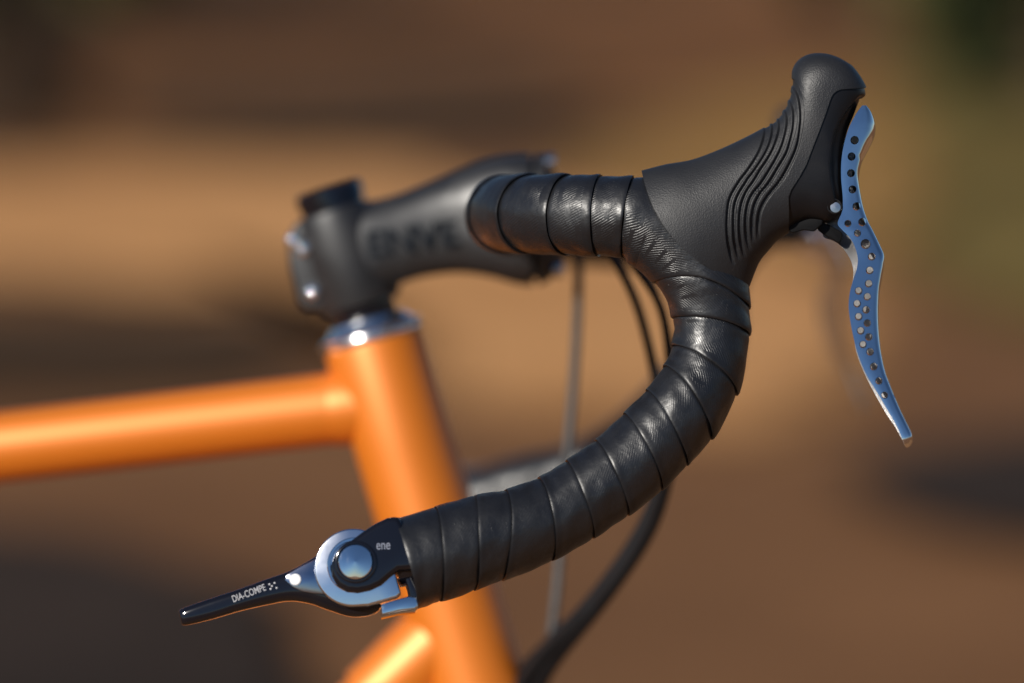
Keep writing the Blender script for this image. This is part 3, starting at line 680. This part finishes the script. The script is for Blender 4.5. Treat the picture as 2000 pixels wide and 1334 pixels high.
# --- cables
tube('brake_cable', [P(1128,470,C+2), P(1130,520,C+5), P(1127,640,C+8), P(1118,780,C+8), P(1102,960,C+6), P(1088,1150,C+2), P(1068,1300,C), P(1050,1400,C)], 0.0023, GREYHOUSING, bike, 14, 80)
tube('cable_housing', [P(1150,470,130), P(1200,510,135), P(1240,585,140), P(1268,680,145), P(1285,770,150), P(1295,870,152), P(1280,975,155), P(1235,1070,160), P(1150,1185,170), P(1055,1285,185), P(1010,1350,195)], [0.0021, 0.0021, 0.0021, 0.0022, 0.0026, 0.0030, 0.0034, 0.0038, 0.0040, 0.0042, 0.0042], HOUSING, bike, 14, 110)
tube('cable_housing', [P(1200,480,110), P(1255,540,115), P(1290,600,120), P(1306,680,125), P(1312,800,132), P(1305,920,138), P(1265,1040,150), P(1180,1165,165), P(1080,1290,185), P(1040,1360,195)], [0.0019, 0.0019, 0.0020, 0.0022, 0.0026, 0.0030, 0.0034, 0.0038, 0.0040, 0.0040], HOUSING, bike, 14, 110)
tube('cable_housing', [P(1105,1225,C-12), P(1075,1268,C-10), P(1035,1310,C-10), P(1000,1370,C-8)], [0.004, 0.0052, 0.0052, 0.004], HOUSING, bike, 14, 40)

# ------------------------------------------------------------------ the ground
CW = LEANM @ CAMPOS
def GP(px, py, z=0.0):
    """where the ground is seen at a place of the picture"""
    d = (LEANM.to_3x3() @ (FWD + RGT * ((px - 1000) / 7500) + UPV * ((667 - py) / 7500)))
    return CW + d * ((z - CW.z) / d.z)
def soil(name, dark, light, scale=1.0, fleck=None, ragged=True):
    m = mat(name, light, 0.95, spec=0.15); t = NT(m); o = t.obj()
    n1 = t.noise(o, 0.8 * scale, 4); n2 = t.noise(o, 6 * scale, 4); n3 = t.noise(o, 55, 3)
    c = t.mix(t.smooth(n1, 0.33, 0.67), dark, light)
    c = t.mix(t.math('MULTIPLY', t.smooth(n2, 0.45, 0.7), 0.3), c, tuple(0.7 * q for q in dark))
    c = t.mix(t.math('MULTIPLY', t.smooth(n3, 0.5, 0.7), 0.35), c, fleck or tuple(min(1, 1.3 * q) for q in light))
    t.l(c, t.b.inputs['Base Color']); t.l(t.bump(n3, 0.5, 0.02), t.b.inputs['Normal'])
    if ragged:      # thins out into the ground at its rim
        at = t.n('ShaderNodeAttribute', attribute_name='cover'); e = t.math('ADD', at.outputs['Fac'], t.math('MULTIPLY', t.math('SUBTRACT', t.noise(o, 3.5, 6, 0.7), 0.5), 1.3))
        t.l(t.smooth(e, 0.25, 0.75), t.b.inputs['Alpha'])
    return m
g = link('ground', mkmesh('ground', [(-400, -400, 0), (400, -400, 0), (400, 400, 0), (-400, 400, 0)], [(0, 1, 2, 3)], False), soil('forest_floor', (0.140, 0.063, 0.026), (0.222, 0.104, 0.043), ragged=False)); g['kind'] = 'structure'
layer = [0]
def sheet(name, rim, c, m):
    n = len(rim); vs = [c + (p - c) * 1.12 for p in rim] + [c + (p - c) * 0.62 for p in rim] + [c]
    fs = [(i, (i + 1) % n, n + (i + 1) % n, n + i) for i in range(n)] + [(n + i, n + (i + 1) % n, 2 * n) for i in range(n)]
    me = fixn(mkmesh(name, vs, fs, False))
    if sum(p.normal.z for p in me.polygons) < 0: me.flip_normals()
    at = me.attributes.new('cover', 'FLOAT', 'POINT'); at.data.foreach_set('value', [0.0] * n + [1.6] * (n + 1))
    o = link(name, me, m); o['kind'] = 'structure'; return o
def patch(name, pts, m, wob=0.18, seed=0):
    """irregular sheet on the ground; pts = picture places round its edge"""
    layer[0] += 1; z = 0.004 * layer[0]
    a = catmull([tuple(GP(x, y)) for x, y in pts] + [tuple(GP(*pts[0]))], 160)[:-1]
    c = a.mean(0)
    v = [Vector((p[0] + wob * pnoise(Vector((p[0] * 2.5, p[1] * 2.5, seed))), p[1] + 1.6 * wob * pnoise(Vector((p[0] * 2.5, p[1] * 2.5, seed + 9.3))), z)) for p in a]
    return sheet(name, v, Vector((c[0], c[1], z)), m)
PATHM = soil('dry_tan_dirt', (0.50, 0.238, 0.086), (0.61, 0.31, 0.122))
GOLD = soil('dry_golden_grass', (0.24, 0.125, 0.036), (0.335, 0.18, 0.054))
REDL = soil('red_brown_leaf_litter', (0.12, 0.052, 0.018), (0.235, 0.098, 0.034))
DARK = soil('painted_ground_shade', (0.022, 0.0145, 0.011), (0.044, 0.028, 0.020))  # shade on the ground, put in as a near-black colour
MID = soil('brown_mulch_and_shade', (0.045, 0.024, 0.010), (0.085, 0.043, 0.018))  # colours the far mulch and also the painted shade band at left
OLV = soil('olive_grass', (0.12, 0.085, 0.022), (0.19, 0.13, 0.036))
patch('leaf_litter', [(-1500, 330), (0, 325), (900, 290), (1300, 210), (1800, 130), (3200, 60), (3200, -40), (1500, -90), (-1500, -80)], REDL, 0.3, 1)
def world_patch(name, cx, cy, rx, ry, m, seed):
    layer[0] += 1; z = 0.004 * layer[0]; v = []
    for k in range(90):
        a = 2 * math.pi * k / 90; q = 1 + 0.25 * pnoise(Vector((math.cos(a) * 1.7, math.sin(a) * 1.7, seed)))
        v.append(Vector((cx + rx * q * math.cos(a), cy + ry * q * math.sin(a), z)))
    return sheet(name, v, Vector((cx, cy, z)), m)
world_patch('dirt_clearing', 3.2, 0.2, 4.6, 2.7, soil('brown_dirt', (0.22, 0.11, 0.048), (0.32, 0.165, 0.075)), 21)
patch('dry_grass', [(1000, 420), (1250, 230), (1700, 150), (2300, 180), (2600, 420), (2300, 620), (1900, 560), (1400, 500)], GOLD, 0.2, 2)
patch('olive_grass', [(1740, 560), (1790, 330), (1730, 160), (1900, 40), (2500, 60), (2600, 400), (2400, 640), (1950, 660)], OLV, 0.12, 12)
patch('dirt_path', [(-900, 340), (0, 330), (700, 330), (1000, 400), (1400, 450), (1720, 560), (1750, 720), (1600, 860), (1200, 880), (850, 760), (600, 590), (0, 560), (-900, 560)], PATHM, 0.15, 3)
patch('mulch_and_shade', [(-900, 600), (100, 600), (560, 620), (640, 700), (500, 790), (0, 800), (-900, 780)], MID, 0.12, 4)  # band of shade across the left, painted as a darker sheet
patch('mulch_and_shade', [(1640, 970), (1760, 900), (2300, 850), (2500, 960), (2300, 1080), (1850, 1080)], DARK, 0.06, 5)  # shadow at the right, painted into the colour of this sheet
patch('mulch_and_shade', [(-600, 1080), (100, 1070), (450, 1160), (590, 1300), (560, 1480), (-600, 1480)], DARK, 0.06, 6)  # shaded ground at lower left, its darkness painted on a sheet
patch('mulch_and_shade', [(250, 190), (700, 150), (1150, 190), (1050, 275), (600, 300), (200, 270)], MID, 0.25, 7)
patch('mulch_and_shade', [(-700, 290), (60, 300), (150, 180), (180, 60), (600, 40), (900, -20), (400, -70), (-700, -60)], MID, 0.25, 8)
# ------------------------------------------------------------------ shrubs and trees at the far edge
def leafmat(name, a, b):
    m = mat(name, a, 0.6, spec=0.3); t = NT(m); o = t.obj()
    t.l(t.mix(t.smooth(t.noise(o, 3.0, 3), 0.35, 0.65), a, b), t.b.inputs['Base Color']); return m
EVER = leafmat('dark_evergreen', (0.016, 0.022, 0.006), (0.035, 0.042, 0.012)); OLIVE = leafmat('olive_foliage', (0.09, 0.095, 0.03), (0.17, 0.155, 0.05))
BARK = soil('bark', (0.05, 0.032, 0.02), (0.10, 0.065, 0.04), 6, ragged=False)
def leaves(name, centre, rx, rz, n, m, parent, leaf=0.06, seed=0):
    r = np.random.RandomState(seed); v = []; f = []
    lobes = [(r.uniform(-.6, .6) * rx, r.uniform(-.6, .6) * rx, r.uniform(-.75, .75) * rz, r.uniform(.3, .55)) for _ in range(14)]
    for i in range(n):
        lx, ly, lz, lr = lobes[r.randint(14)]
        d = r.normal(size=3); d /= np.linalg.norm(d); q = lr * r.rand() ** 0.4
        p = Vector((lx + d[0] * q * rx, ly + d[1] * q * rx, lz + d[2] * q * rz))
        a = Vector(r.normal(size=3)).normalized(); b = a.orthogonal().normalized(); s = leaf * r.uniform(.6, 1.4); n0 = len(v)
        v += [p - a * s, p + b * s * .4, p + a * s, p - b * s * .4]; f.append((n0, n0 + 1, n0 + 2, n0 + 3))
    o = link(name, mkmesh(name, v, f, False), m, parent); o.location = centre; return o
def plant(name, label, cat, px, dist, rx, h, m, n, seed, trunk=0.05, crown0=0.05, group=None):
    ray = LEANM.to_3x3() @ (FWD + RGT * ((px - 1000) / 7500)); k = dist / ray.y
    base = Vector((CW.x + ray.x * k, CW.y + dist, 0))
    e = bpy.data.objects.new(name, None); COL.objects.link(e); e.location = base
    e['label'] = label; e['category'] = cat
    if group: e['group'] = group
    tube('trunk', [Vector((0, 0, -0.05)), Vector((0.02 * rx, 0, h * .3)), Vector((-0.04 * rx, 0.03, h * .6)), Vector((0, 0, h * .92))], [trunk * 1.3, trunk, trunk * .75, trunk * .25], BARK, e, 12)
    r = random.Random(seed)
    for k in range(6):
        a = r.uniform(0, 6.28); z = h * r.uniform(max(.15, crown0), .75); q = Vector((math.cos(a), math.sin(a), 0.7)) * rx * .8
        tube('limb', [Vector((0, 0, z)), Vector((q.x * .5, q.y * .5, z + q.z * .4)), Vector((q.x, q.y, min(h * .95, z + q.z)))], [trunk * .5, trunk * .35, trunk * .12], BARK, e, 8)
    leaves('foliage', Vector((0, 0, h * (1 + crown0) / 2)), rx, h * (1 - crown0) / 2, n, m, e, 0.07, seed)
    return e
plant('evergreen_shrub', 'dark green bush in the blurred upper right corner of the picture', 'shrub', 2060, 13.5, 0.50, 2.2, EVER, 5000, 3)
plant('olive_shrub', 'pale olive green bush behind the brake lever, beside the darker bush', 'shrub', 1860, 15.0, 0.30, 1.9, OLIVE, 3600, 5)
plant('dark_shrub', 'dark bush just above the tip of the brake hood in the blurred background', 'shrub', 1650, 17.8, 0.34, 1.8, EVER, 3200, 8)
plant('dark_tree', 'dark tree at the far left edge of the blurred background', 'tree', -40, 16.0, 0.55, 3.2, EVER, 5000, 11, 0.09)
plant('olive_bush', 'olive brown bush high on the left of the blurred background', 'shrub', 210, 20.5, 0.5, 1.3, OLIVE, 3000, 12)
